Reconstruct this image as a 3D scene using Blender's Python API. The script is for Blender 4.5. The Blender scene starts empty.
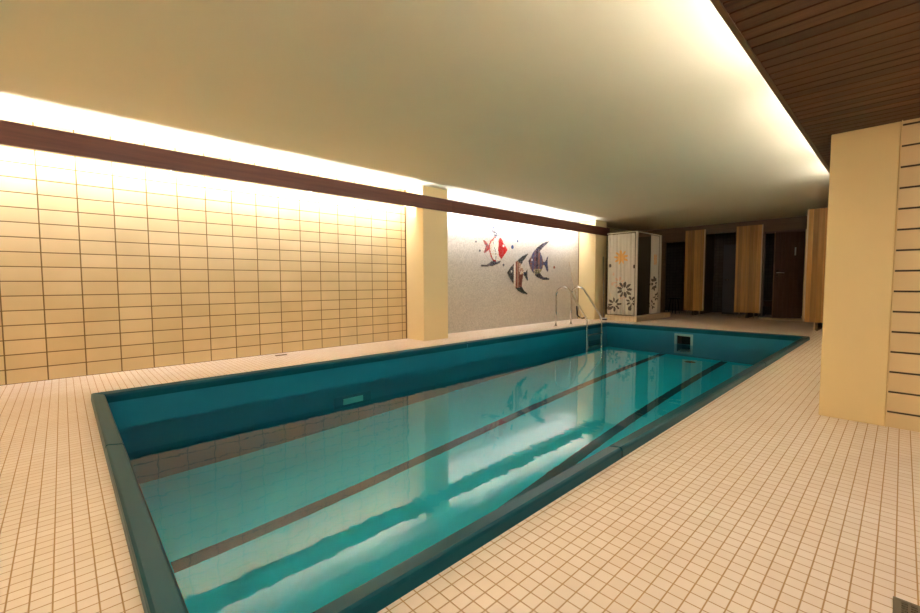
import bpy, bmesh, math, random
from mathutils import Vector, Matrix
random.seed(7)
S = bpy.context.scene
C = S.collection
PI = math.pi

# ------------------------------------------------------------------ camera
yaw, pitch, roll = math.radians(46.538), math.radians(-3.279), math.radians(-0.209)
cy, sy = math.cos(yaw), math.sin(yaw)
fw = Vector((-sy, cy, 0)); rt = Vector((cy, sy, 0)); up = Vector((0, 0, 1))
F = math.cos(pitch) * fw + math.sin(pitch) * up
u2 = -math.sin(pitch) * fw + math.cos(pitch) * up
R = math.cos(roll) * rt + math.sin(roll) * u2
U = -math.sin(roll) * rt + math.cos(roll) * u2
cd = bpy.data.cameras.new('camera')
cam = bpy.data.objects.new('camera', cd); C.objects.link(cam)
M = Matrix((R, U, -F)).transposed().to_4x4(); M.translation = Vector((0, 0, 1.0))
cam.matrix_world = M
cd.sensor_width = 36; cd.lens = 419.38 * 36 / 920; cd.clip_start = 0.02; cd.clip_end = 100
S.camera = cam
# ------------------------------------------------------------------ world, exposure, sampling
w = bpy.data.worlds.new('world'); S.world = w; w.use_nodes = True
w.node_tree.nodes['Background'].inputs[0].default_value = (1.0, 0.85, 0.65, 1)
w.node_tree.nodes['Background'].inputs[1].default_value = 0.0
S.view_settings.view_transform = 'Standard'; S.view_settings.look = 'None'
S.view_settings.gamma = 1.0; S.view_settings.use_curve_mapping = False
S.view_settings.exposure = 0.2
cy_ = S.cycles
cy_.use_denoising = True
cy_.max_bounces = 10; cy_.diffuse_bounces = 6; cy_.glossy_bounces = 4; cy_.transmission_bounces = 8
cy_.sample_clamp_indirect = 60.0; cy_.blur_glossy = 0.6
cy_.caustics_refractive = True; cy_.caustics_reflective = True
TUBE_COL = (0.92, 0.98, 1.16)
TUBE_COL_RIGHT = (0.98, 0.96, 1.04)
TUBE_LEFT = 108.0
TUBE_RIGHT = 105.0
DOWNLIGHT = 64.0

# ------------------------------------------------------------------ layout (metres, camera 1 m above the deck)
XW, XP = -6.09, -5.5976            # long left wall, front of its pillars
PX0, PX1, PY0, PY1 = -4.695, -1.15, 0.230, 9.160   # water side faces of the basin
WL, DEEP = -0.268, -1.72
ZC, ZW = 2.628, 2.054
XS = -0.537
YN, XR, YB = -1.5, 2.0, 15.4

# ------------------------------------------------------------------ materials
def lin(c):
    return tuple(((v / 255 + 0.055) / 1.055) ** 2.4 if v > 10 else v / 255 / 12.92 for v in c) + (1,)

class NT:
    def __init__(s, name):
        s.m = bpy.data.materials.new(name); s.m.use_nodes = True
        s.t = s.m.node_tree; s.b = s.t.nodes['Principled BSDF']
    def n(s, kind, **kw):
        o = s.t.nodes.new(kind)
        for k, v in kw.items():
            setattr(o, k, v)
        return o
    def l(s, a, b): s.t.links.new(a, b)
    def math(s, op, a, b=None, c=None):
        o = s.n('ShaderNodeMath', operation=op)
        for i, v in enumerate((a, b, c)):
            if v is None: continue
            if isinstance(v, (int, float)): o.inputs[i].default_value = v
            else: s.l(v, o.inputs[i])
        return o.outputs[0]
    def mix(s, f, a, b, blend='MIX'):
        o = s.n('ShaderNodeMix', data_type='RGBA', blend_type=blend)
        for sock, v in ((o.inputs[0], f), (o.inputs[6], a), (o.inputs[7], b)):
            if isinstance(v, (int, float, tuple)): sock.default_value = v
            else: s.l(v, sock)
        return o.outputs[2]
    def noise(s, scale, detail=3, vec=None, rough=0.5):
        o = s.n('ShaderNodeTexNoise'); o.inputs['Scale'].default_value = scale
        o.inputs['Detail'].default_value = detail; o.inputs['Roughness'].default_value = rough
        if vec is None:
            vec = s.n('ShaderNodeNewGeometry').outputs['Position']
        s.l(vec, o.inputs['Vector'])
        return o.outputs['Fac']
    def scaled(s, v):
        g = s.n('ShaderNodeNewGeometry'); o = s.n('ShaderNodeVectorMath', operation='MULTIPLY')
        s.l(g.outputs['Position'], o.inputs[0]); o.inputs[1].default_value = v
        return o.outputs[0]
    def ramp(s, f, lo, hi):
        o = s.n('ShaderNodeMapRange'); s.l(f, o.inputs[0])
        o.inputs[1].default_value = lo; o.inputs[2].default_value = hi
        return o.outputs[0]
    def bump(s, h, strength, dist):
        o = s.n('ShaderNodeBump'); o.inputs['Strength'].default_value = strength
        o.inputs['Distance'].default_value = dist; s.l(h, o.inputs['Height'])
        s.l(o.outputs[0], s.b.inputs['Normal'])
    def set(s, **kw):
        for k, v in kw.items():
            sk = s.b.inputs[k.replace('_', ' ')]
            if isinstance(v, (int, float, tuple)): sk.default_value = v
            else: s.l(v, sk)
    def grid(s, ax_u, ax_v, pu, pv, ou, ov, w):
        sep = s.n('ShaderNodeSeparateXYZ'); s.l(s.n('ShaderNodeNewGeometry').outputs['Position'], sep.inputs[0])
        masks, cells = [], []
        for ax, p, o in ((ax_u, pu, ou), (ax_v, pv, ov)):
            x = s.math('DIVIDE', s.math('SUBTRACT', sep.outputs[ax], o), p)
            fr = s.math('FRACT', s.math('ADD', x, 0.5))
            d = s.math('MULTIPLY', s.math('ABSOLUTE', s.math('SUBTRACT', fr, 0.5)), p)
            mr = s.n('ShaderNodeMapRange'); s.l(d, mr.inputs[0])
            mr.inputs[1].default_value = w * 0.35; mr.inputs[2].default_value = w * 0.65
            mr.inputs[3].default_value = 1; mr.inputs[4].default_value = 0
            masks.append(mr.outputs[0]); cells.append(s.math('FLOOR', x))
        mask = s.math('MAXIMUM', *masks)
        cb = s.n('ShaderNodeCombineXYZ'); s.l(cells[0], cb.inputs[0]); s.l(cells[1], cb.inputs[1])
        wn = s.n('ShaderNodeTexWhiteNoise', noise_dimensions='3D'); s.l(cb.outputs[0], wn.inputs[0])
        return mask, wn.outputs['Value']

def tiles(name, axes, pitch, off, wid, c1, c2, grout, rough, bump=0.003):
    t = NT(name)
    mask, rnd = t.grid(axes[0], axes[1], pitch[0], pitch[1], off[0], off[1], wid)
    base = t.mix(rnd, c1, c2)
    base = t.mix(t.math('MULTIPLY', t.ramp(t.noise(2.3, 3), 0.35, 0.75), 0.25), base, t.mix(0.5, c2, grout))
    col = t.mix(mask, base, grout)
    t.set(Base_Color=col, Roughness=t.math('ADD', t.math('MULTIPLY', mask, 0.5), rough))
    t.bump(t.math('SUBTRACT', 1.0, mask), 0.6, bump)
    return t.m

def plain(name, col, rough=0.5, metal=0.0, var=0.08, scale=8, bump=0.0):
    t = NT(name)
    n = t.noise(scale, 4)
    t.set(Base_Color=t.mix(n, tuple(c * (1 - var) for c in col[:3]) + (1,), tuple(min(1, c * (1 + var)) for c in col[:3]) + (1,)),
          Roughness=rough, Metallic=metal)
    if bump: t.bump(t.noise(scale * 12, 3), 0.4, bump)
    return t.m

def wood(name, axis, c1, c2, rough=0.5, freq=14, pitch=None, off=0, plank_axis=0):
    t = NT(name)
    v = [freq * 2.2] * 3; v[axis] = freq * 0.09
    g = t.noise(1.0, 5, t.scaled(tuple(v)), 0.65)
    col = t.mix(t.ramp(g, 0.3, 0.7), c1, c2)
    if pitch:
        sep = t.n('ShaderNodeSeparateXYZ'); t.l(t.n('ShaderNodeNewGeometry').outputs['Position'], sep.inputs[0])
        cell = t.math('FLOOR', t.math('DIVIDE', t.math('SUBTRACT', sep.outputs[plank_axis], off), pitch))
        wn = t.n('ShaderNodeTexWhiteNoise', noise_dimensions='1D'); t.l(cell, wn.inputs['W'])
        k = t.math('ADD', t.math('MULTIPLY', wn.outputs['Value'], 0.55), 0.7)
        sc = t.n('ShaderNodeVectorMath', operation='SCALE'); t.l(col, sc.inputs[0]); t.l(k, sc.inputs['Scale'])
        col = sc.outputs[0]
    t.set(Base_Color=col, Roughness=rough)
    t.bump(g, 0.25, 0.002)
    return t.m

FPX, FPY = 0.0506, 0.0533
m_floor = tiles('deck_tile', (0, 1), (FPX, FPY), (-0.384, 2.016), 0.0042, lin((250, 233, 218)), lin((244, 225, 207)), lin((198, 156, 106)), 0.38)
m_wtile = tiles('wall_tile', (1, 2), (0.3, 0.1468), (0.157, 0.0), 0.0105, lin((220, 192, 142)), lin((211, 182, 130)), lin((112, 84, 32)), 0.3)
m_rtile = tiles('end_wall_tile', (0, 2), (0.62, 0.1372), (0.9, 0.1065), 0.012, lin((238, 212, 164)), lin((232, 203, 152)), lin((60, 48, 32)), 0.35)
m_shtile = tiles('shower_tile', (1, 2), (0.1, 0.1), (0, 0), 0.006, lin((176, 158, 104)), lin((160, 142, 90)), lin((70, 60, 40)), 0.35)
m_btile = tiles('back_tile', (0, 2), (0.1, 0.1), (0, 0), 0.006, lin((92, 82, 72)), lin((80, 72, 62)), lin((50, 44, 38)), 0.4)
m_mosaic = tiles('mosaic_tile', (1, 2), (0.021, 0.021), (0, 0), 0.0025, lin((216, 204, 184)), lin((186, 174, 154)), lin((180, 166, 144)), 0.4, 0.001)
m_pillar = plain('cream_plaster', lin((233, 208, 154)), 0.55, var=0.03, scale=3)
m_rpillar = plain('yellow_cream_plaster', lin((240, 214, 158)), 0.5, var=0.03, scale=3)
m_ceil = plain('ceiling_plaster', lin((223, 212, 178)), 0.8, var=0.02, scale=1.5)
m_wallplain = plain('plain_wall', lin((240, 228, 205)), 0.7, var=0.03, scale=2)
m_beam = wood('reddish_board', 1, lin((80, 41, 27)), lin((102, 57, 39)), 0.4)
m_ceilwood = wood('dark_ceiling_boards', 0, lin((74, 46, 27)), lin((104, 68, 41)), 0.6, pitch=0.0885, off=1.956, plank_axis=1)
m_groove = plain('dark_groove', lin((30, 20, 12)), 0.9)
m_trim = wood('edge_trim', 1, lin((96, 74, 46)), lin((120, 94, 60)), 0.5)
m_panel = wood('honey_slats', 2, lin((176, 124, 56)), lin((204, 152, 80)), 0.45, pitch=0.085, off=0, plank_axis=0)
m_panel_edge = plain('pale_panel_edge', lin((214, 188, 148)), 0.5)
m_header = wood('header_boards', 0, lin((96, 72, 44)), lin((118, 88, 54)), 0.5)
m_door = wood('dark_door_wood', 2, lin((74, 50, 36)), lin((96, 66, 46)), 0.5)
m_dooredge = plain('door_edge', lin((150, 112, 84)), 0.5)
m_greydoor = plain('grey_door_paint', lin((88, 86, 90)), 0.5)
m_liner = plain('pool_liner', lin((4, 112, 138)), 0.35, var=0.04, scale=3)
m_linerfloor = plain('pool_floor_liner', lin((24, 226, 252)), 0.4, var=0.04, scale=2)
m_lane = plain('lane_marking', lin((4, 88, 112)), 0.5)
m_coping = plain('coping_rubber', lin((8, 76, 90)), 0.28, var=0.05, scale=2)
m_coping.node_tree.nodes['Principled BSDF'].inputs['Specular IOR Level'].default_value = 0.12
m_joint = plain('joint_black', lin((12, 24, 26)), 0.7)
m_steel = plain('polished_steel', (0.74, 0.72, 0.69), 0.14, 1.0, var=0.03)
m_white = plain('white_plastic', lin((222, 220, 214)), 0.4)
m_skim = plain('skimmer_plastic', lin((120, 160, 160)), 0.4)
m_inframe = plain('inlet_frame', lin((4, 96, 118)), 0.5)
m_post = plain('beige_frame_metal', lin((196, 182, 156)), 0.4)
m_lightteal = plain('pale_inlet_plate', lin((150, 235, 225)), 0.35)
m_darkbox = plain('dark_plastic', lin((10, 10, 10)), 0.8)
m_brown = plain('brown_joint', lin((112, 80, 34)), 0.7)
m_foot = plain('panel_foot', lin((190, 170, 140)), 0.4)
m_drain = plain('drain_steel', lin((138, 128, 112)), 0.4, 0.6)
m_cream_tray = tiles('shower_kerb_tile', (0, 2), (0.1, 0.1), (0, 0), 0.004, lin((228, 204, 160)), lin((220, 194, 150)), lin((180, 150, 104)), 0.4)
m_curtain = plain('curtain_cloth', lin((206, 194, 172)), 0.7, var=0.04)
m_curtain_orange = plain('curtain_orange', lin((226, 168, 92)), 0.7)
m_curtain_dark = plain('curtain_dark_leaf', lin((96, 82, 68)), 0.7)
m_curtain_tan = plain('curtain_tan', lin((214, 178, 150)), 0.7)
m_tube = NT('lamp_tube')
m_tube.set(Base_Color=(1, 1, 1, 1)); m_tube.b.inputs['Emission Color'].default_value = TUBE_COL + (1,)
m_tube.b.inputs['Emission Strength'].default_value = TUBE_LEFT; m_tube = m_tube.m
m_tube2 = NT('slot_lamp_tube')
m_tube2.set(Base_Color=(1, 1, 1, 1)); m_tube2.b.inputs['Emission Color'].default_value = TUBE_COL_RIGHT + (1,)
m_tube2.b.inputs['Emission Strength'].default_value = TUBE_RIGHT; m_tube2 = m_tube2.m

def water_mat():
    t = NT('pool_water')
    t.t.nodes.remove(t.b)
    g = t.n('ShaderNodeBsdfRefraction'); g.inputs['IOR'].default_value = 1.333; g.inputs['Roughness'].default_value = 0.0
    g.inputs['Color'].default_value = (0.72, 0.98, 1.0, 1)
    gl = t.n('ShaderNodeBsdfGlossy'); gl.inputs['Roughness'].default_value = 0.0; gl.inputs['Color'].default_value = (1, 1, 1, 1)
    fr = t.n('ShaderNodeFresnel'); fr.inputs['IOR'].default_value = 1.333
    mx = t.n('ShaderNodeMixShader')
    t.l(fr.outputs[0], mx.inputs[0]); t.l(g.outputs[0], mx.inputs[1]); t.l(gl.outputs[0], mx.inputs[2])
    n1 = t.noise(1.0, 2, t.scaled((2.2, 5.0, 1.0)))
    n2 = t.noise(1.0, 2, t.scaled((9.0, 16.0, 1.0)))
    h = t.math('ADD', n1, t.math('MULTIPLY', n2, 0.12))
    b = t.n('ShaderNodeBump'); b.inputs['Strength'].default_value = 1.0; b.inputs['Distance'].default_value = 0.0016
    t.l(h, b.inputs['Height']); 
    for q in (g, gl, fr): t.l(b.outputs[0], q.inputs['Normal'])
    t.l(mx.outputs[0], t.t.nodes['Material Output'].inputs[0])
    return t.m
m_water = water_mat()

# ------------------------------------------------------------------ mesh helpers
def box(bm, x0, x1, y0, y1, z0, z1, mi=0, mat=None):
    vs = [bm.verts.new(v) for v in ((x0, y0, z0), (x1, y0, z0), (x1, y1, z0), (x0, y1, z0), (x0, y0, z1), (x1, y0, z1), (x1, y1, z1), (x0, y1, z1))]
    if mat is not None:
        for v in vs: v.co = mat @ v.co
    for q in ((3, 2, 1, 0), (4, 5, 6, 7), (0, 1, 5, 4), (1, 2, 6, 5), (2, 3, 7, 6), (3, 0, 4, 7)):
        f = bm.faces.new([vs[i] for i in q]); f.material_index = mi
    return vs
def tube(bm, pts, r, n=12, cap=True, mi=0):
    pts = [Vector(p) for p in pts]
    t0 = (pts[1] - pts[0]).normalized()
    a = t0.orthogonal().normalized(); rings = []
    for i, p in enumerate(pts):
        if i == 0: t = t0
        elif i == len(pts) - 1: t = (pts[-1] - pts[-2]).normalized()
        else: t = ((pts[i + 1] - p).normalized() + (p - pts[i - 1]).normalized()).normalized()
        a = (a - a.dot(t) * t).normalized(); b = t.cross(a)
        rr = r[i] if isinstance(r, (list, tuple)) else r
        rings.append([bm.verts.new(p + rr * (math.cos(2 * PI * k / n) * a + math.sin(2 * PI * k / n) * b)) for k in range(n)])
    for i in range(len(rings) - 1):
        for k in range(n):
            f = bm.faces.new((rings[i][k], rings[i][(k + 1) % n], rings[i + 1][(k + 1) % n], rings[i + 1][k])); f.smooth = True; f.material_index = mi
    if cap:
        bm.faces.new(rings[0][::-1]); bm.faces.new(rings[-1])
def sweep_y(bm, prof, y0, y1, mitre0=0, mitre1=0):
    """prof: (x, z) polygon, extruded along y; the mitre shears each end by x"""
    a = [bm.verts.new((x, y0 + mitre0 * x, z)) for x, z in prof]
    b = [bm.verts.new((x, y1 + mitre1 * x, z)) for x, z in prof]
    n = len(prof)
    for i in range(n): bm.faces.new((a[i], a[(i + 1) % n], b[(i + 1) % n], b[i]))
    bm.faces.new(a[::-1]); bm.faces.new(b)
def obj(name, bm, mats, parent=None, bevel=0.0, xf=None):
    if xf is not None: bmesh.ops.transform(bm, matrix=xf, verts=bm.verts)
    bmesh.ops.recalc_face_normals(bm, faces=bm.faces)
    me = bpy.data.meshes.new(name); bm.to_mesh(me); bm.free()
    for m in (mats if isinstance(mats, (list, tuple)) else [mats]): me.materials.append(m)
    o = bpy.data.objects.new(name, me); C.objects.link(o)
    if parent is not None:
        o.parent = parent; o.location = -parent.location if parent.parent is None else (0, 0, 0)    # the mesh is written in world coordinates
    if bevel:
        b = o.modifiers.new('bevel', 'BEVEL'); b.width = bevel; b.segments = 2; b.limit_method = 'ANGLE'
    return o
def tag(o, label, cat, group=None):
    o['label'] = label; o['category'] = cat
    if group: o['group'] = group
    return o
def thing(name, label, cat, loc, group=None):
    o = bpy.data.objects.new(name, None); C.objects.link(o); o.location = loc; o.empty_display_size = 0.1
    return tag(o, label, cat, group)
def struct(name, bm, mats):
    o = obj(name, bm, mats); o['kind'] = 'structure'; return o
def B(*boxes):
    bm = bmesh.new()
    for b in boxes: box(bm, *b)
    return bm

# ------------------------------------------------------------------ room shell
cox0, cox1, coy0, coy1 = -4.785, -1.060, 0.140, 9.250     # outer edges of the coping
# deck: four slabs round the basin, with the slot of the coping ring
struct('floor', B((XW - .1, cox0, YN, YB, -.12, 0), (cox1, XR, YN, YB, -.12, 0), (cox0, cox1, YN, coy0, -.12, 0), (cox0, cox1, coy1, YB, -.12, 0)), m_floor)
struct('ceiling', B((XW - .1, XR, YN, YB, ZC, ZC + .1)), m_ceil)
struct('wall_left', B((XW - .1, XW, YN, 4.70, 0, ZC)), m_wtile)
struct('wall_left_mosaic', B((XW - .1, XW, 4.70, 10.5, 0, ZC)), m_mosaic)
struct('wall_left_far', B((XW - .1, XW, 10.5, YB, 0, ZC)), m_shtile)
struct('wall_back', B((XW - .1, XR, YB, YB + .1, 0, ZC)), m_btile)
struct('wall_near', B((XW - .1, XR, YN - .1, YN, 0, ZC)), m_wallplain)
struct('wall_right', B((XR, XR + .1, YN, YB, 0, ZC)), m_wallplain)
struct('wall_right_end', B((-.041, XR, 4.075, 4.3, 0, ZW)), m_rtile)
struct('wall_right_far', B((-.36, -.26, 4.36, 10.9, 0, ZW)), m_wallplain)
# low wooden ceiling on the right: boards with open grooves
bm = bmesh.new()
y = 1.956 - 0.0885 * 39
while y < 10.9:
    box(bm, XS + 0.022, XR, max(y + 0.0065, YN), y + 0.082, ZW, ZW + 0.016)
    y += 0.0885
box(bm, XS + 0.03, XR, YN, 10.95, ZW + 0.016, ZW + 0.03, 1)
struct('ceiling_wood', bm, [m_ceilwood, m_groove])
struct('trim_1', B((XS, XS + 0.022, YN, 10.95, ZW - .006, ZW + .26)), m_trim)  # hidden upper part made taller to block direct light from the slot lamps
struct('trim_2', B((-.24, -.22, YN, 10.95, ZW + .03, ZC)), m_ceil)  # unseen back added to keep slot light from spilling over the boards
struct('trim_3', B((XW, XW + .012, 4.435, 4.455, 0, ZC)), m_brown)
struct('trim_4', B((XW, XW + .012, 10.2, 10.2185, 0, ZC)), m_brown)
struct('trim_5', B((-0.047, -0.041, 4.055, 4.075, 0, ZW)), m_pillar)

def pillar(label, x0, x1, y0, y1, z1, m):
    tag(obj('pillar', B((x0, x1, y0, y1, 0, z1)), m, bevel=0.006), label, 'pillar')
pillar('cream pillar between the tiled wall and the fish mosaic wall', XW + .002, XP, 4.4552, 5.0099, ZC - .002, m_pillar)
pillar('cream pillar at the far end of the mosaic wall beside the shower curtain', XW + .002, XP, 10.2185, 10.807, ZC - .002, m_pillar)
pillar('wide yellowish pillar standing in the right foreground under the wooden ceiling', -.3973, -.047, 4.0646, 4.36, ZW - .001, m_rpillar)

# ------------------------------------------------------------------ cove boards and lamps
for y0, y1, lab in ((YN, 5.10, 'long reddish brown board hiding the lamps above the tiled wall'),
                    (5.104, 10.94, 'reddish brown board hiding the lamps above the fish mosaic wall')):
    t = thing('cove_board', lab, 'board', (XP, y0, 2.246), 'lamp boards along the left wall')
    obj('board', B((XP + .002, XP + .024, y0, y1, 2.246, 2.460)), m_beam, t, bevel=0.002)
    obj('shelf', B((XP - .205, XP + .002, YN if y0 < 0 else 5.02, 4.45 if y0 < 0 else 10.21, 2.290, 2.298)), m_beam, t)
    for k in range(4):
        yy = y0 + (y1 - y0) * (k + .5) / 4
        if 4.3 < yy < 5.1 or 10.1 < yy: continue
        obj('bracket', B((XW + .001, XP - .205, yy - .012, yy + .012, 2.2905, 2.2975)), m_white, t)

def lamp_proto(mat, name, label, group, L):
    slot = name == 'slot_lamp'
    t = thing(name, label, 'lamp', (0, 0, 0), group)
    bm = bmesh.new(); tube(bm, [(0, .015, 0), (0, L - .015, 0)], 0.013, 10); obj('tube', bm, mat, t)
    obj('batten', B((-.03, .03, 0, L, -.032, -.018), (-.01, .01, .1, .12, -.316, -.032), (-.01, .01, L-.12, L-.1, -.316, -.032)) if slot else B((.010, .056, 0, L, -.032, -.018)), m_white, t)
    for yy in (0.004, L - .02):
        obj('lamp_holder', B((-.014, .014, yy, yy + .016, -.018, .018)), m_white, t)
    return t
def place(t, first, loc, label=None):
    if first: r = t; t.location = loc
    else:
        r = t.copy(); C.objects.link(r); r.location = loc
        for ch in t.children:
            c = ch.copy(); C.objects.link(c); c.parent = r
    if label: r['label'] = label
    return r
def lamp_row(spots, L, x, z, mat, name, label, group):
    p = lamp_proto(mat, name, label, group, L)
    for i, y in enumerate(spots): place(p, i == 0, (x, y, z))
lamp_row([-1.33, 0.13, 1.58, 3.02], 1.42, -5.803, 2.3305, m_tube, 'fluorescent_lamp',
         'fluorescent tube lamp hidden behind the board above the tiled wall', 'lamps above the tiled wall')
lamp_row([5.15, 6.82, 8.50], 1.55, -5.803, 2.3305, m_tube, 'fluorescent_lamp',
         'fluorescent tube lamp hidden behind the board above the fish mosaic', 'lamps above the mosaic wall')
lamp_row([-1.35, 0.1, 1.62, 2.82, 4.42, 5.80, 7.40], 1.2, -0.465, 2.40, m_tube2, 'slot_lamp',
         'fluorescent tube lamp hidden above the edge of the wooden ceiling', 'lamps in the ceiling slot')

# round lamps set into the wooden ceiling on the camera's side of the room
m_down = NT('downlight_glass')
m_down.set(Base_Color=(1, 1, 1, 1)); m_down.b.inputs['Emission Color'].default_value = (1.0, 0.93, 0.82, 1)
m_down.b.inputs['Emission Strength'].default_value = DOWNLIGHT; m_down = m_down.m
dl = thing('ceiling_lamp', 'round lamp set under the wooden ceiling on the right side of the room', 'lamp', (0, 0, 0), 'round lamps under the wooden ceiling')
bm = bmesh.new(); tube(bm, [(0, 0, -.001), (0, 0, -.03)], [.15, .14], 28); obj('lamp_base', bm, m_white, dl)
bm = bmesh.new(); tube(bm, [(0, 0, -.031), (0, 0, -.05), (0, 0, -.06)], [.125, .115, .08], 28); obj('lamp_glass', bm, m_down, dl)
for i, (x, y) in enumerate(((0.85, 2.5), (0.85, 0.5), (0.85, -0.9))): place(dl, i == 0, (x, y, ZW))

# ------------------------------------------------------------------ swimming pool
pool = thing('swimming_pool', 'long rectangular indoor swimming pool with teal liner sunk into the tiled deck', 'swimming pool', (PX0, PY0, 0))
# basin: floor and four walls, with the skimmer mouth left open in the far wall
SX0, SX1, SZ0, SZ1 = -3.165, -2.905, -0.325, -0.105
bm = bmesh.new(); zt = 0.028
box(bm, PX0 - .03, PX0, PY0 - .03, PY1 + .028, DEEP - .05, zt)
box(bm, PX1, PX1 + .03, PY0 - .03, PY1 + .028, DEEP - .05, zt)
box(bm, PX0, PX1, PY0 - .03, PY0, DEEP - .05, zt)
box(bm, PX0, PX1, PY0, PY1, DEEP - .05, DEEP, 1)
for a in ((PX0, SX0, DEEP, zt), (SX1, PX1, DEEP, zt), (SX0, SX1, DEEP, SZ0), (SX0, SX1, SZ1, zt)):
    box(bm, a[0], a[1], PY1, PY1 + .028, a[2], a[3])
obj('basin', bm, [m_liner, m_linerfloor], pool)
for x0 in (-3.49, -2.35):
    o = obj('lane_stripe', B((x0, x0 + .12, PY0 + .25, PY1 - .03, DEEP, DEEP + .003)), m_lane, pool)
    o['label'] = 'dark lane stripe along the pool floor'
# coping sections: sloping rubber profile; (0,0) is the outer foot, +u runs towards the water
PROF = [(0, 0.0), (0.002, .040), (0.006, .052), (0.016, .058), (0.080, .047), (0.088, .040), (0.092, .028), (0.092, -.03), (0.086, -.03), (0.086, 0.0)]
def coping(p0, p1, inward, m0, m1, w=1.0, label=None):
    """section from p0 to p1 (outer foot line); inward = unit vector to the water; m0/m1 = mitre per unit u"""
    p0, p1 = Vector(p0), Vector(p1); d = (p1 - p0).normalized(); inw = Vector(inward)
    bm = bmesh.new(); A, Bv = [], []
    for u, z in PROF:
        u *= w
        A.append(bm.verts.new(p0 + inw * u + d * (u * m0) + Vector((0, 0, z))))
        Bv.append(bm.verts.new(p1 + inw * u - d * (u * m1) + Vector((0, 0, z))))
    n = len(PROF)
    for i in range(n):
        f = bm.faces.new((A[i], A[(i + 1) % n], Bv[(i + 1) % n], Bv[i])); f.smooth = False
    bm.faces.new(A[::-1]); bm.faces.new(Bv)
    return obj('coping', bm, m_coping, pool)
g = 0.008
jx, jy = -3.168, 2.273
wl = (PX0 - cox0) / 0.097
coping((cox1, coy0, 0), (cox1, jy - g, 0), (-1, 0, 0), 1, 0)
coping((cox1, jy + g, 0), (cox1, 5.9, 0), (-1, 0, 0), 0, 0)
coping((cox1, 5.9 + 2 * g, 0), (cox1, coy1, 0), (-1, 0, 0), 0, 1)
coping((cox0, coy0, 0), (jx - g, coy0, 0), (0, 1, 0), 1, 0)
coping((jx + g, coy0, 0), (cox1 - .0, coy0, 0), (0, 1, 0), 0, 1)
coping((cox0, coy0, 0), (cox0, 4.6, 0), (1, 0, 0), 1, 0)
coping((cox0, 4.6 + 2 * g, 0), (cox0, coy1, 0), (1, 0, 0), 0, 1)
coping((cox0, coy1, 0), (cox1, coy1, 0), (0, -1, 0), 1, 1)
for x, y, dx, dy in ((cox1 - .086, jy - g, .082, 2 * g), (jx - g, coy0 + .004, 2 * g, .082)):
    obj('coping_joint', B((x, x + dx, y, y + dy, -.02, .036)), m_joint, pool)
# skimmer
sk = obj('skimmer', B((SX0 - .045, SX0, PY1 - .014, PY1 - .001, SZ0 - .05, SZ1 + .04), (SX1, SX1 + .045, PY1 - .014, PY1 - .001, SZ0 - .05, SZ1 + .04),
                      (SX0, SX1, PY1 - .014, PY1 - .001, SZ1, SZ1 + .04), (SX0, SX1, PY1 - .014, PY1 - .001, SZ0 - .05, SZ0)), m_skim, pool, bevel=.003)
sk['label'] = 'white skimmer frame in the far pool wall'
bm = bmesh.new()
box(bm, SX0 - .01, SX0, PY1 + .029, PY1 + .3, SZ0, SZ1); box(bm, SX1, SX1 + .01, PY1 + .029, PY1 + .3, SZ0, SZ1)
box(bm, SX0, SX1, PY1 + .3, PY1 + .31, SZ0, SZ1); box(bm, SX0, SX1, PY1 + .029, PY1 + .3, SZ1, SZ1 + .01); box(bm, SX0, SX1, PY1 + .029, PY1 + .3, SZ0 - .01, SZ0)
o = obj('skimmer_throat', bm, m_darkbox, pool)
# inlet plate under water on the left wall
o = obj('inlet', B((PX0 + .001, PX0 + .02, 2.33, 2.84, -1.14, -.74)), m_inframe, pool, bevel=.004); o['label'] = 'dark frame of the underwater wall fitting'
o = obj('inlet_plate', B((PX0 + .02, PX0 + .028, 2.45, 2.72, -1.05, -.83)), m_lightteal, pool); o['label'] = 'pale plate of the underwater wall fitting'
bm = bmesh.new(); bmesh.ops.create_cone(bm, cap_ends=True, segments=28, radius1=.1, radius2=.085, depth=.02, matrix=Matrix.Translation((-2.75, 8.67, DEEP + .011)))
o = obj('floor_outlet', bm, m_lane, pool); o['label'] = 'dark round outlet in the pool floor'
# water
bm = bmesh.new()
vs = [bm.verts.new(v) for v in ((PX0 + .0005, PY0 + .0005, WL), (PX1 - .0005, PY0 + .0005, WL), (PX1 - .0005, PY1 - .0005, WL), (PX0 + .0005, PY1 - .0005, WL))]
bm.faces.new(vs)
bm.faces.ensure_lookup_table()
wt = obj('water', bm, m_water)
if wt.data.polygons[0].normal.z < 0: wt.data.flip_normals()
wt = wt; tag(wt, 'still clear water filling the swimming pool below the coping', 'water')

# ------------------------------------------------------------------ ladder
lad = thing('pool_ladder', 'stainless steel pool ladder with two curved handrails at the far left pool edge', 'ladder', (-5.4, 8.12, 0))
def arc(cx, cz, r, a0, a1, n=10):
    return [(cx + r * math.cos(a0 + (a1 - a0) * k / n), cz + r * math.sin(a0 + (a1 - a0) * k / n)) for k in range(n + 1)]
for yy in (8.119, 8.747):
    prof = [(-5.4, 0.0), (-5.4, .35), (-5.4, .62)]
    prof += arc(-5.205, .690, .195, math.radians(180), math.radians(42), 12)
    prof += [(-4.66, .26), (-4.632, .20), (-4.62, .13), (-4.62, -.3), (-4.62, -1.25), (-4.64, -1.33), (-4.70, -1.38), (PX0 + .035, -1.40)]
    bm = bmesh.new(); tube(bm, [(x, yy, z) for x, z in prof], .0195, 14)
    h = obj('handrail', bm, m_steel, lad)
    bm = bmesh.new(); tube(bm, [(-5.4, yy, 0.0005), (-5.4, yy, .012)], [.045, .04], 18); obj('flange', bm, m_steel, h)
    bm = bmesh.new(); tube(bm, [(PX0 + .002, yy, -1.40), (PX0 + .03, yy, -1.40)], .03, 14); obj('wall_foot', bm, m_darkbox, h)
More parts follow.
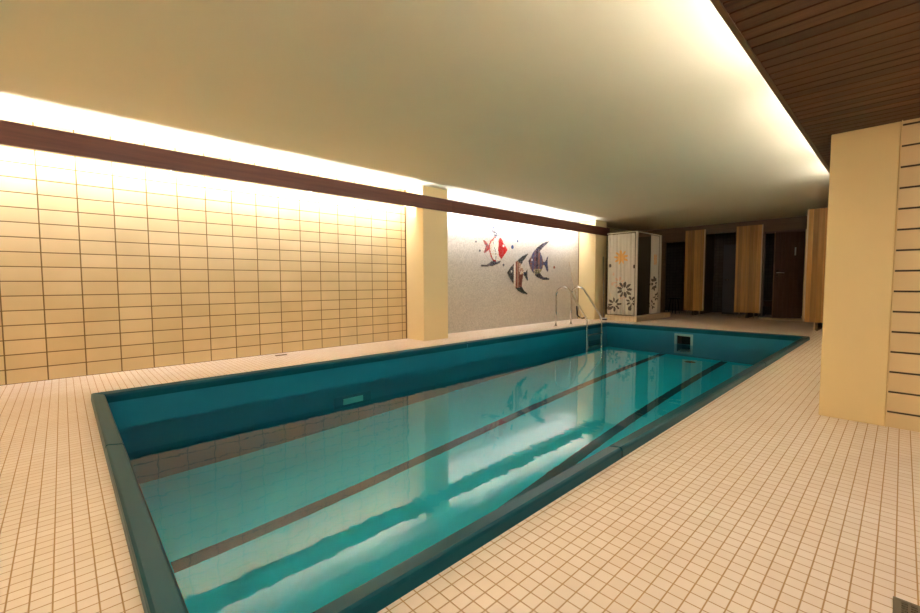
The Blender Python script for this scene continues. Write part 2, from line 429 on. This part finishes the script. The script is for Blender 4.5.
for k in range(4):
    z = -.14 - .28 * k
    obj('tread', B((-4.665, -4.575, 8.139, 8.727, z - .014, z + .014)), m_steel, lad, bevel=.005)

# ------------------------------------------------------------------ mosaic fish, laid tile by tile on the wall
FISH = {
 'red_head': [(6.93, 1.886), (6.973, 1.982), (7.025, 1.949), (7.122, 1.827), (7.233, 1.712), (7.136, 1.613), (7.026, 1.503), (6.948, 1.562), (6.914, 1.688)],
 'red_body': [(6.93, 1.886), (6.973, 1.982), (6.811, 1.982), (6.666, 1.883), (6.617, 1.77), (6.637, 1.661), (6.687, 1.538), (6.77, 1.449), (6.919, 1.442), (7.026, 1.503), (6.948, 1.562), (6.914, 1.688)],
 'red_dorsal': [(6.811, 1.982), (6.973, 1.982), (6.875, 2.065), (6.736, 2.137), (6.72, 2.094), (6.79, 2.036)],
 'red_tail': [(6.617, 1.784), (6.484, 1.893), (6.444, 1.869), (6.532, 1.765), (6.464, 1.639), (6.491, 1.61), (6.629, 1.702)],
 'red_ventral': [(6.749, 1.465), (7.005, 1.474), (6.962, 1.421), (6.729, 1.353), (6.483, 1.333), (6.356, 1.344), (6.372, 1.366), (6.564, 1.382)],
 'mid_head': [(7.217, 1.211), (7.339, 1.33), (7.477, 1.442), (7.487, 1.274), (7.479, 1.081), (7.503, 0.888), (7.41, 0.993), (7.295, 1.11)],
 'mid_body': [(7.477, 1.442), (7.579, 1.492), (7.762, 1.399), (7.821, 1.234), (7.788, 1.113), (7.755, 0.992), (7.746, 0.886), (7.527, 0.867), (7.503, 0.888), (7.479, 1.081), (7.487, 1.274)],
 'mid_dorsal': [(7.579, 1.492), (7.76, 1.601), (7.981, 1.676), (7.907, 1.585), (7.785, 1.49), (7.737, 1.413)],
 'mid_ventral': [(7.527, 0.867), (7.746, 0.886), (7.825, 0.809), (7.974, 0.739), (7.944, 0.715), (7.791, 0.743), (7.622, 0.797)],
 'mid_tail': [(7.802, 1.234), (7.885, 1.235), (7.969, 1.322), (7.95, 1.205), (7.987, 1.022), (7.921, 1.068), (7.861, 1.144), (7.803, 1.158)],
 'right_body': [(7.997, 1.497), (8.082, 1.592), (8.208, 1.736), (8.337, 1.83), (8.443, 1.747), (8.536, 1.625), (8.592, 1.468), (8.54, 1.308), (8.45, 1.218), (8.24, 1.184), (8.11, 1.285), (8.033, 1.406)],
 'right_dorsal': [(8.337, 1.83), (8.548, 1.942), (8.821, 2.023), (8.794, 1.983), (8.603, 1.866), (8.443, 1.747)],
 'right_ventral': [(8.24, 1.184), (8.45, 1.218), (8.596, 1.124), (8.834, 1.099), (8.841, 1.067), (8.586, 1.06), (8.345, 1.116)],
 'right_tail': [(8.581, 1.506), (8.662, 1.496), (8.798, 1.661), (8.756, 1.489), (8.804, 1.28), (8.748, 1.263), (8.647, 1.422), (8.571, 1.42)]}
def inside(p, poly):
    x, y = p; r = False
    for i in range(len(poly)):
        (x1, y1), (x2, y2) = poly[i], poly[i - 1]
        if (y1 > y) != (y2 > y) and x < (x2 - x1) * (y - y1) / (y2 - y1) + x1: r = not r
    return r
def edge_dist(p, poly):
    d = 9
    for i in range(len(poly)):
        a, b = Vector(poly[i]), Vector(poly[i - 1]); q = Vector(p); t = max(0, min(1, (q - a).dot(b - a) / (b - a).length_squared))
        d = min(d, (a + t * (b - a) - q).length)
    return d
FC = {'red': (206, 40, 34), 'white': (232, 224, 206), 'cream': (222, 198, 158), 'black': (34, 32, 34), 'grey': (112, 106, 108),
      'brown': (122, 58, 40), 'purple': (92, 78, 104), 'olive': (120, 116, 52), 'green': (52, 66, 50), 'blue': (74, 84, 116), 'pink': (196, 104, 100), 'salmon': (160, 92, 66)}
FN = list(FC); FM = [plain('glass_tile_' + k, lin(v), 0.25, var=0.1, scale=30) for k, v in FC.items()]
TS = 0.0195
def mosaic_part(name, key, colour, parent):
    poly = FISH[key]; bm = bmesh.new()
    ys = [q[0] for q in poly]; zs = [q[1] for q in poly]
    y = min(ys)
    while y < max(ys):
        z = min(zs)
        while z < max(zs):
            c = (y + TS / 2, z + TS / 2)
            if inside(c, poly):
                e = TS * .07; q = random.uniform(.004, .0055)
                box(bm, XW + .0005, XW + q, y + e, y + TS - e, z + e, z + TS - e, FN.index(colour(c[0], c[1], edge_dist(c, poly))))
            z += TS
        y += TS
    return obj(name, bm, FM, parent)
def pick(*a): return random.choice(a)
def eye(y, z, parent):
    bm = bmesh.new(); bmesh.ops.create_cone(bm, cap_ends=True, segments=14, radius1=.028, radius2=.026, depth=.004, matrix=Matrix.Translation((XW + .0085, y, z)) @ Matrix.Rotation(PI / 2, 4, 'Y'))
    e = obj('eye', bm, FM[FN.index('white')], parent); e['label'] = 'white eye'
GF = 'mosaic fish on the pale wall'
t = thing('mosaic_fish', 'red and white mosaic fish facing right, leftmost on the pale wall', 'mosaic fish', (XW, 6.8, 1.7), GF)
mosaic_part('head', 'red_head', lambda y, z, e: pick('red', 'red', 'red', 'red', 'pink'), t)
mosaic_part('body', 'red_body', lambda y, z, e: pick('red', 'pink', 'red') if e < .03 and y < 6.86 else ('grey' if abs(y - 6.80 - .05 * math.sin(z * 9)) < .012 and random.random() < .6 else pick('white', 'white', 'cream')), t)
mosaic_part('dorsal_fin', 'red_dorsal', lambda y, z, e: pick('grey', 'white', 'grey', 'blue'), t)
mosaic_part('tail', 'red_tail', lambda y, z, e: pick('pink', 'grey', 'red', 'salmon'), t)
mosaic_part('ventral_fin', 'red_ventral', lambda y, z, e: pick('grey', 'black', 'grey'), t); eye(7.09, 1.80, t)
t = thing('mosaic_fish', 'dark mosaic fish with red brown and cream stripes, the lowest of the three', 'mosaic fish', (XW, 7.55, 1.2), GF)
mosaic_part('head', 'mid_head', lambda y, z, e: pick('black', 'green', 'black', 'grey') if y < 7.45 else pick('white', 'cream'), t)
def midc(y, z, e):
    if y < 7.51: return 'white'
    if y < 7.585: return pick('brown', 'salmon')
    if y < 7.61: return 'cream'
    if z > 1.17 and y > 7.645: return pick('cream', 'white', 'salmon')
    return pick('brown', 'salmon', 'brown')
mosaic_part('body', 'mid_body', midc, t)
mosaic_part('dorsal_fin', 'mid_dorsal', lambda y, z, e: pick('black', 'green', 'grey'), t)
mosaic_part('ventral_fin', 'mid_ventral', lambda y, z, e: pick('black', 'green', 'black'), t)
mosaic_part('tail', 'mid_tail', lambda y, z, e: pick('green', 'black', 'blue'), t); eye(7.37, 1.245, t)
t = thing('mosaic_fish', 'purple grey striped mosaic fish facing left, rightmost on the pale wall', 'mosaic fish', (XW, 8.35, 1.5), GF)
def rc(y, z, e):
    if z < 1.33 and y > 8.2: return pick('olive', 'cream', 'olive', 'grey')
    k = int((y - 7.99) / .075) % 4
    return (pick('purple', 'black'), pick('salmon', 'grey'), pick('purple', 'blue'), pick('brown', 'grey', 'purple'))[k]
mosaic_part('body', 'right_body', rc, t)
mosaic_part('dorsal_fin', 'right_dorsal', lambda y, z, e: pick('grey', 'purple', 'black'), t)
mosaic_part('ventral_fin', 'right_ventral', lambda y, z, e: pick('black', 'black', 'purple'), t)
mosaic_part('tail', 'right_tail', lambda y, z, e: pick('purple', 'blue', 'black'), t); eye(8.125, 1.53, t)
bub = [(6.229, 1.841, .022, 'pale grey mosaic bubble left of the red fish tail', 'grey'), (6.345, 1.66, .026, 'grey mosaic bubble below and left of the red fish tail', 'grey'),
       (6.782, 2.17, .028, 'blue grey mosaic bubble just above the red fish fin', 'blue'), (7.405, 1.794, .045, 'largest dark blue mosaic bubble in front of the red fish mouth', 'blue'),
       (7.591, 1.937, .026, 'small blue mosaic bubble up and right of the red fish', 'blue'), (7.101, 1.382, .03, 'dark mosaic bubble below the red fish head', 'grey'),
       (9.058, 1.373, .036, 'brown mosaic bubble right of the purple fish tail', 'salmon'), (6.476, 2.21, .022, 'topmost small grey mosaic bubble upper left of the fish', 'grey')]
for y, z, r, lab, c in bub:
    bm = bmesh.new(); bmesh.ops.create_cone(bm, cap_ends=True, segments=12, radius1=r, radius2=r * .92, depth=.005, matrix=Matrix.Translation((XW + .003, y, z)) @ Matrix.Rotation(PI / 2, 4, 'Y'))
    tag(obj('mosaic_bubble', bm, FM[FN.index(c)]), lab, 'mosaic bubble', 'mosaic bubbles round the fish')

# ------------------------------------------------------------------ poles leaning by the ladder
t = thing('pool_pole', 'thin pale pole leaning against the mosaic wall beside the far pillar', 'pole', (-5.9, 9.98, 0))
bm = bmesh.new(); tube(bm, [(-5.88, 10.02, .03), (XW + .03, 9.70, 1.52)], .011, 10); obj('pole', bm, m_foot, t)
bm = bmesh.new(); tube(bm, [(-5.99, 9.98, .36), (-5.97, 9.98, .12)] + [(-5.97 + .16 * (k / 8), 9.98 + .12 * (k / 8), .12 - .085 * math.sin(PI * k / 8 * .75)) for k in range(1, 9)], .017, 10)
obj('hose', bm, m_darkbox, t)
t = thing('pool_brush', 'pool brush on a dark handle leaning between far pillar and shower curtain', 'brush', (-5.5, 10.6, 0))
bm = bmesh.new(); tube(bm, [(-5.38, 10.30, .05), (-5.585, 10.62, 1.68)], .012, 10); obj('handle', bm, m_drain, t)
obj('brush_head', B((-5.47, -5.29, 10.26, 10.32, .035, .065)), m_white, t, bevel=.004)
obj('bristles', B((-5.465, -5.295, 10.27, 10.31, .001, .035)), m_darkbox, t)

# ------------------------------------------------------------------ shower stall with patterned curtains
t = thing('shower_stall', 'white framed shower stall on a raised tiled kerb beside the far pillar', 'shower stall', (-4.9, 11.4, 0))
obj('kerb', B((-5.36, -4.515, 10.33, 10.45, 0, .14), (-4.63, -4.515, 10.45, 12.5, 0, .14)), m_cream_tray, t, bevel=.006)
obj('shower_floor', B((-5.36, -4.63, 10.45, 12.5, 0, .03)), m_cream_tray, t)
for x, y in ((-4.575, 10.39), (-4.575, 11.86)):
    obj('corner_post', B((x - .022, x + .022, y - .022, y + .022, .14, 2.26)), m_post, t, bevel=.003)
bm = bmesh.new(); box(bm, -5.36, -4.597, 10.38, 10.40, 2.235, 2.26); box(bm, -4.585, -4.565, 10.412, 11.838, 2.235, 2.26)
obj('curtain_rail', bm, m_post, t)
obj('back_wall', B((-5.42, -5.362, 10.81, 12.5, 0, 2.26), (-5.36, -4.60, 11.90, 11.94, .03, 2.26)), m_shtile, t)
ORANGE = [(-4.975, 1.62, .19)]
DARK = [(-4.88, .80, .21, 9), (-5.14, .42, .19, 8), (-4.69, .50, .15, 7)]
def petal(x, z, cx, cz, r, n, ph=0.3, lo=.28):
    dx, dz = x - cx, z - cz; d = math.hypot(dx, dz)
    if d > r or d < r * lo: return False
    a = (math.atan2(dz, dx) + ph) % (2 * PI / n) - PI / n
    return abs(a) * d < r * .15 * math.sin(PI * min(1, (d - r * lo) / (r * (1 - lo))))**.6 + .002
def cpat(x, z):
    for cx, cz, r in ORANGE:
        if petal(x, z, cx, cz, r, 9, .1, .12) or math.hypot(x - cx, z - cz) < r * .33: return 1
    for cx, cz, r, n in DARK:
        if petal(x, z, cx, cz, r, n): return 2
    for cx, cz, r in ((-5.27, 1.42, .05), (-5.17, 1.2, .045), (-4.62, 1.38, .05), (-5.2, .95, .045), (-4.72, .33, .06), (-5.29, .32, .06)):
        if math.hypot((x - cx) * 1.3, z - cz) < r: return 2 if r > .046 else 3
    for cx, cz, r, n in ((-5.02, .98, .16, 7), (-4.93, .62, .1, 6)):
        if petal(x, z, cx, cz, r, n, .9): return 3
    return 0
def curtain(label, along, p0, p1, fixed, amp, waves, pat, z0=.06):
    bm = bmesh.new(); n, m = int((p1 - p0) / .0085), 180; V = []
    for i in range(n + 1):
        row = []
        for j in range(m + 1):
            s = i / n; u = p0 + (p1 - p0) * s; z = z0 + (2.215 - z0) * j / m
            k = 1 - .45 * j / m
            off = amp * k * math.sin(2 * PI * waves * s + .4 * math.sin(z * 2)) + .3 * amp * math.sin(2 * PI * waves * 2.3 * s + z)
            row.append(bm.verts.new((u, fixed + off, z) if along == 'x' else (fixed + off, u, z)))
        V.append(row)
    for i in range(n):
        for j in range(m):
            f = bm.faces.new((V[i][j], V[i + 1][j], V[i + 1][j + 1], V[i][j + 1])); f.smooth = True
            c = (V[i][j].co + V[i + 1][j + 1].co) / 2
            f.material_index = pat(c.x if along == 'x' else c.y, c.z)
    th = thing('shower_curtain', label, 'curtain', (p0 if along == 'x' else fixed, fixed if along == 'x' else p0, 2.235), 'patterned shower curtains')
    cl = obj('cloth', bm, [m_curtain, m_curtain_orange, m_curtain_dark, m_curtain_tan], th)
    sm = cl.modifiers.new('thickness', 'SOLIDIFY'); sm.thickness = .0015
    nr = max(3, int((p1 - p0) / .13))
    for k in range(nr):
        u = p0 + (p1 - p0) * (k + .5) / nr
        c = Vector((u, fixed, 2.24)) if along == 'x' else Vector((fixed, u, 2.24))
        bm = bmesh.new(); pts = []
        for q in range(17):
            a = 2 * PI * q / 16; d = Vector((0, math.cos(a), math.sin(a))) if along == 'x' else Vector((math.cos(a), 0, math.sin(a)))
            pts.append(c + d * .026)
        tube(bm, pts, .0025, 6, False); obj('ring', bm, m_steel, th)
curtain('wide white shower curtain with orange flower and dark leaves beside the pillar', 'x', -5.335, -4.62, 10.39, .022, 6, cpat, .16)
def cpat2(y, z):
    if 1.45 < z < 1.72 and abs(y - 11.5) < .12: return 1 if random.random() < .5 else 3
    for cx, cz, r, n in ((11.45, .95, .2, 8), (11.6, .6, .17, 8), (11.36, .4, .13, 7)):
        if petal(y, z, cx, cz, r, n): return 2
    return 0
curtain('narrow gathered shower curtain with dark leaves hanging on the stall side', 'y', 11.22, 11.76, -4.575, .03, 5, cpat2, .16)

# ------------------------------------------------------------------ wooden changing partitions at the far end
def slat_panel(label, x0, x1, y, z0, z1, feet, edge=0, th=.04):
    t = thing('partition_panel', label, 'partition', ((x0 + x1) / 2, y, 0), 'slatted partition panels at the far end')
    bm = bmesh.new(); n = round((x1 - x0) / .085); w = (x1 - x0) / n
    for k in range(n): box(bm, x0 + k * w + .0025, x0 + (k + 1) * w - .0025, y, y + .014, z0, z1)
    box(bm, x0, x1, y + .014, y + th, z0, z1)
    obj('panel', bm, m_panel, t)
    if edge:
        xe = x1 if edge > 0 else x0 - .022
        e = obj('edge_strip', B((xe, xe + .022, y - .012, y + th + .01, z0, z1)), m_panel_edge, t); e['label'] = 'pale edge strip'
    for x in feet:
        bm = bmesh.new(); tube(bm, [(x, y + .025, 0.0005), (x, y + .025, .01), (x, y + .025, .012), (x, y + .025, z0 + .0)], [.025, .025, .012, .012], 12)
        obj('foot', bm, m_foot, t)
    return t
slat_panel('slatted wooden partition panel nearest the shower curtains', -4.50, -3.99, 13.5, .15, 2.5, (-4.40, -4.08), 1)
slat_panel('honey coloured slatted partition panel between the two middle openings', -3.20, -2.62, 13.5, .15, 2.5, (-3.08, -2.74), 1)
slat_panel('slatted wooden partition panel with pale edge closest to the right pillar', -1.355, -.42, 10.95, .17, 2.44, (-1.20, -.55), -1)
struct('wall_partition', B((-6.0, -4.502, 13.545, 13.6, 2.2, ZC), (-4.502, -3.96, 13.545, 13.6, .2, ZC), (-3.96, -3.20, 13.545, 13.6, 2.36, ZC), (-3.20, -2.585, 13.545, 13.6, .2, ZC),
                           (-2.585, -1.7, 13.545, 13.6, 2.3, ZC), (-1.7, -.36, 13.545, 13.6, 0, ZC), (-6.0, -5.07, 13.545, 13.6, 0, 2.2)), m_header)
struct('wall_partition_side', B((-4.30, -4.25, 13.6, YB, .0, ZC), (-2.95, -2.90, 13.6, YB, 0, ZC), (-1.2, -1.15, 11.0, 13.545, 0, 2.3)), m_header)
# threshold, door frame and the dark door left ajar
tag(obj('threshold', B((-2.585, -1.66, 13.36, 13.54, 0, .05)), m_panel_edge, bevel=.006), 'pale raised threshold in front of the dark sauna door', 'threshold')
fr = thing('door_frame', 'dark wooden frame round the half open door at the far right', 'door frame', (-2.1, 13.55, 0))
obj('jamb', B((-2.584, -2.54, 13.50, 13.544, .05, 2.30)), m_door, fr); obj('jamb', B((-1.72, -1.66, 13.50, 13.544, .05, 2.30)), m_panel_edge, fr)
obj('lintel', B((-2.54, -1.72, 13.50, 13.544, 2.25, 2.30)), m_door, fr)
d = thing('sauna_door', 'dark boarded door standing ajar with a lever handle at the far right', 'door', (-1.74, 13.49, 0))
dx, dy = -2.19 + 1.74, 13.22 - 13.49
L = 0.62; ang = math.atan2(dy, dx)
XF = Matrix.Translation((-1.735, 13.48, 0)) @ Matrix.Rotation(ang, 4, 'Z')
bm = bmesh.new()
for k in range(6): box(bm, k * L / 6 + .002, (k + 1) * L / 6 - .002, .0, .012, .07, 2.24)
box(bm, 0, L, -.03, 0, .07, 2.24); obj('leaf', bm, m_door, d, xf=XF)
e = obj('leaf_edge', B((L, L + .008, -.03, .012, .07, 2.24)), m_dooredge, d, xf=XF); e['label'] = 'paler door edge'
for s in (1, -1):
    bm = bmesh.new(); yb = .013 if s > 0 else -.031
    tube(bm, [(L - .06, yb, 1.22), (L - .06, yb + s * .05, 1.22), (L - .075, yb + s * .055, 1.22), (L - .19, yb + s * .055, 1.215)], .011, 10)
    h = obj('door_handle', bm, m_white, d, xf=XF); h['label'] = 'bright lever handle'
    obj('handle_plate', B((L - .08, L - .04, min(yb, yb + s * .004), max(yb, yb + s * .004), 1.12, 1.28)), m_steel, h, xf=XF)
h = obj('door_sign', B((.17, .2, .012, .018, 1.65, 1.85)), m_white, d, xf=XF); h['label'] = 'small upright white plate'
# objects inside the dark openings
t = thing('stool', 'dark stool just visible inside the leftmost dark opening', 'stool', (-4.93, 13.95, 0))
bm = bmesh.new(); bmesh.ops.create_cone(bm, cap_ends=True, segments=24, radius1=.17, radius2=.165, depth=.03, matrix=Matrix.Translation((-4.93, 13.95, .475))); obj('seat', bm, m_darkbox, t)
for a in range(4):
    bm = bmesh.new(); c, s = math.cos(a * PI / 2 + .6), math.sin(a * PI / 2 + .6)
    tube(bm, [(-4.93 + .1 * c, 13.95 + .1 * s, .459), (-4.93 + .16 * c, 13.95 + .16 * s, .001)], .012, 8); obj('leg', bm, m_darkbox, t)
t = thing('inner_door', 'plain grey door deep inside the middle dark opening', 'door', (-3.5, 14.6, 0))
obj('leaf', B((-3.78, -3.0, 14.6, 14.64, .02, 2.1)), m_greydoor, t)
bm = bmesh.new(); tube(bm, [(-3.70, 14.598, 1.05), (-3.70, 14.55, 1.05), (-3.60, 14.548, 1.05)], .01, 8); obj('door_handle', bm, m_steel, t)
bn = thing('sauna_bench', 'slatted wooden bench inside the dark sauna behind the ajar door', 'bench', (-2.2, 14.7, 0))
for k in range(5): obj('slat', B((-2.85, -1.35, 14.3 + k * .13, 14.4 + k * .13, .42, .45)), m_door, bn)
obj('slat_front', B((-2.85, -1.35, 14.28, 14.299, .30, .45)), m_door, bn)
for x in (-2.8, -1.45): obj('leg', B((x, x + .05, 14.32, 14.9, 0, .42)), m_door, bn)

# ------------------------------------------------------------------ small things in the deck
dr = thing('floor_drain', 'square steel floor drain grate in the right foreground deck', 'drain', (.12, 1.76, 0))
obj('frame', B((.017, .23, 1.853, 1.865, .0005, .006), (.017, .23, 1.652, 1.664, .0005, .006), (.017, .029, 1.664, 1.853, .0005, .006), (.218, .23, 1.664, 1.853, .0005, .006)), m_drain, dr)
bm = bmesh.new(); x = .029
while x < .215:
    box(bm, x, x + .006, 1.664, 1.853, .0006, .0055); x += .0205
y = 1.664
while y < 1.85:
    box(bm, .029, .218, y, y + .005, .0006, .005); y += .0131
obj('grate', bm, m_drain, dr)
obj('sump_shade', B((.029, .218, 1.664, 1.853, .0002, .0005)), m_darkbox, dr)  # flat black sheet standing in for the shade below the grate
tag(obj('deck_clip', B((-5.915, -5.87, 2.09, 2.24, .0005, .008)), m_brown, bevel=.002), 'small dark metal clip lying on the deck by the tiled wall', 'clip')
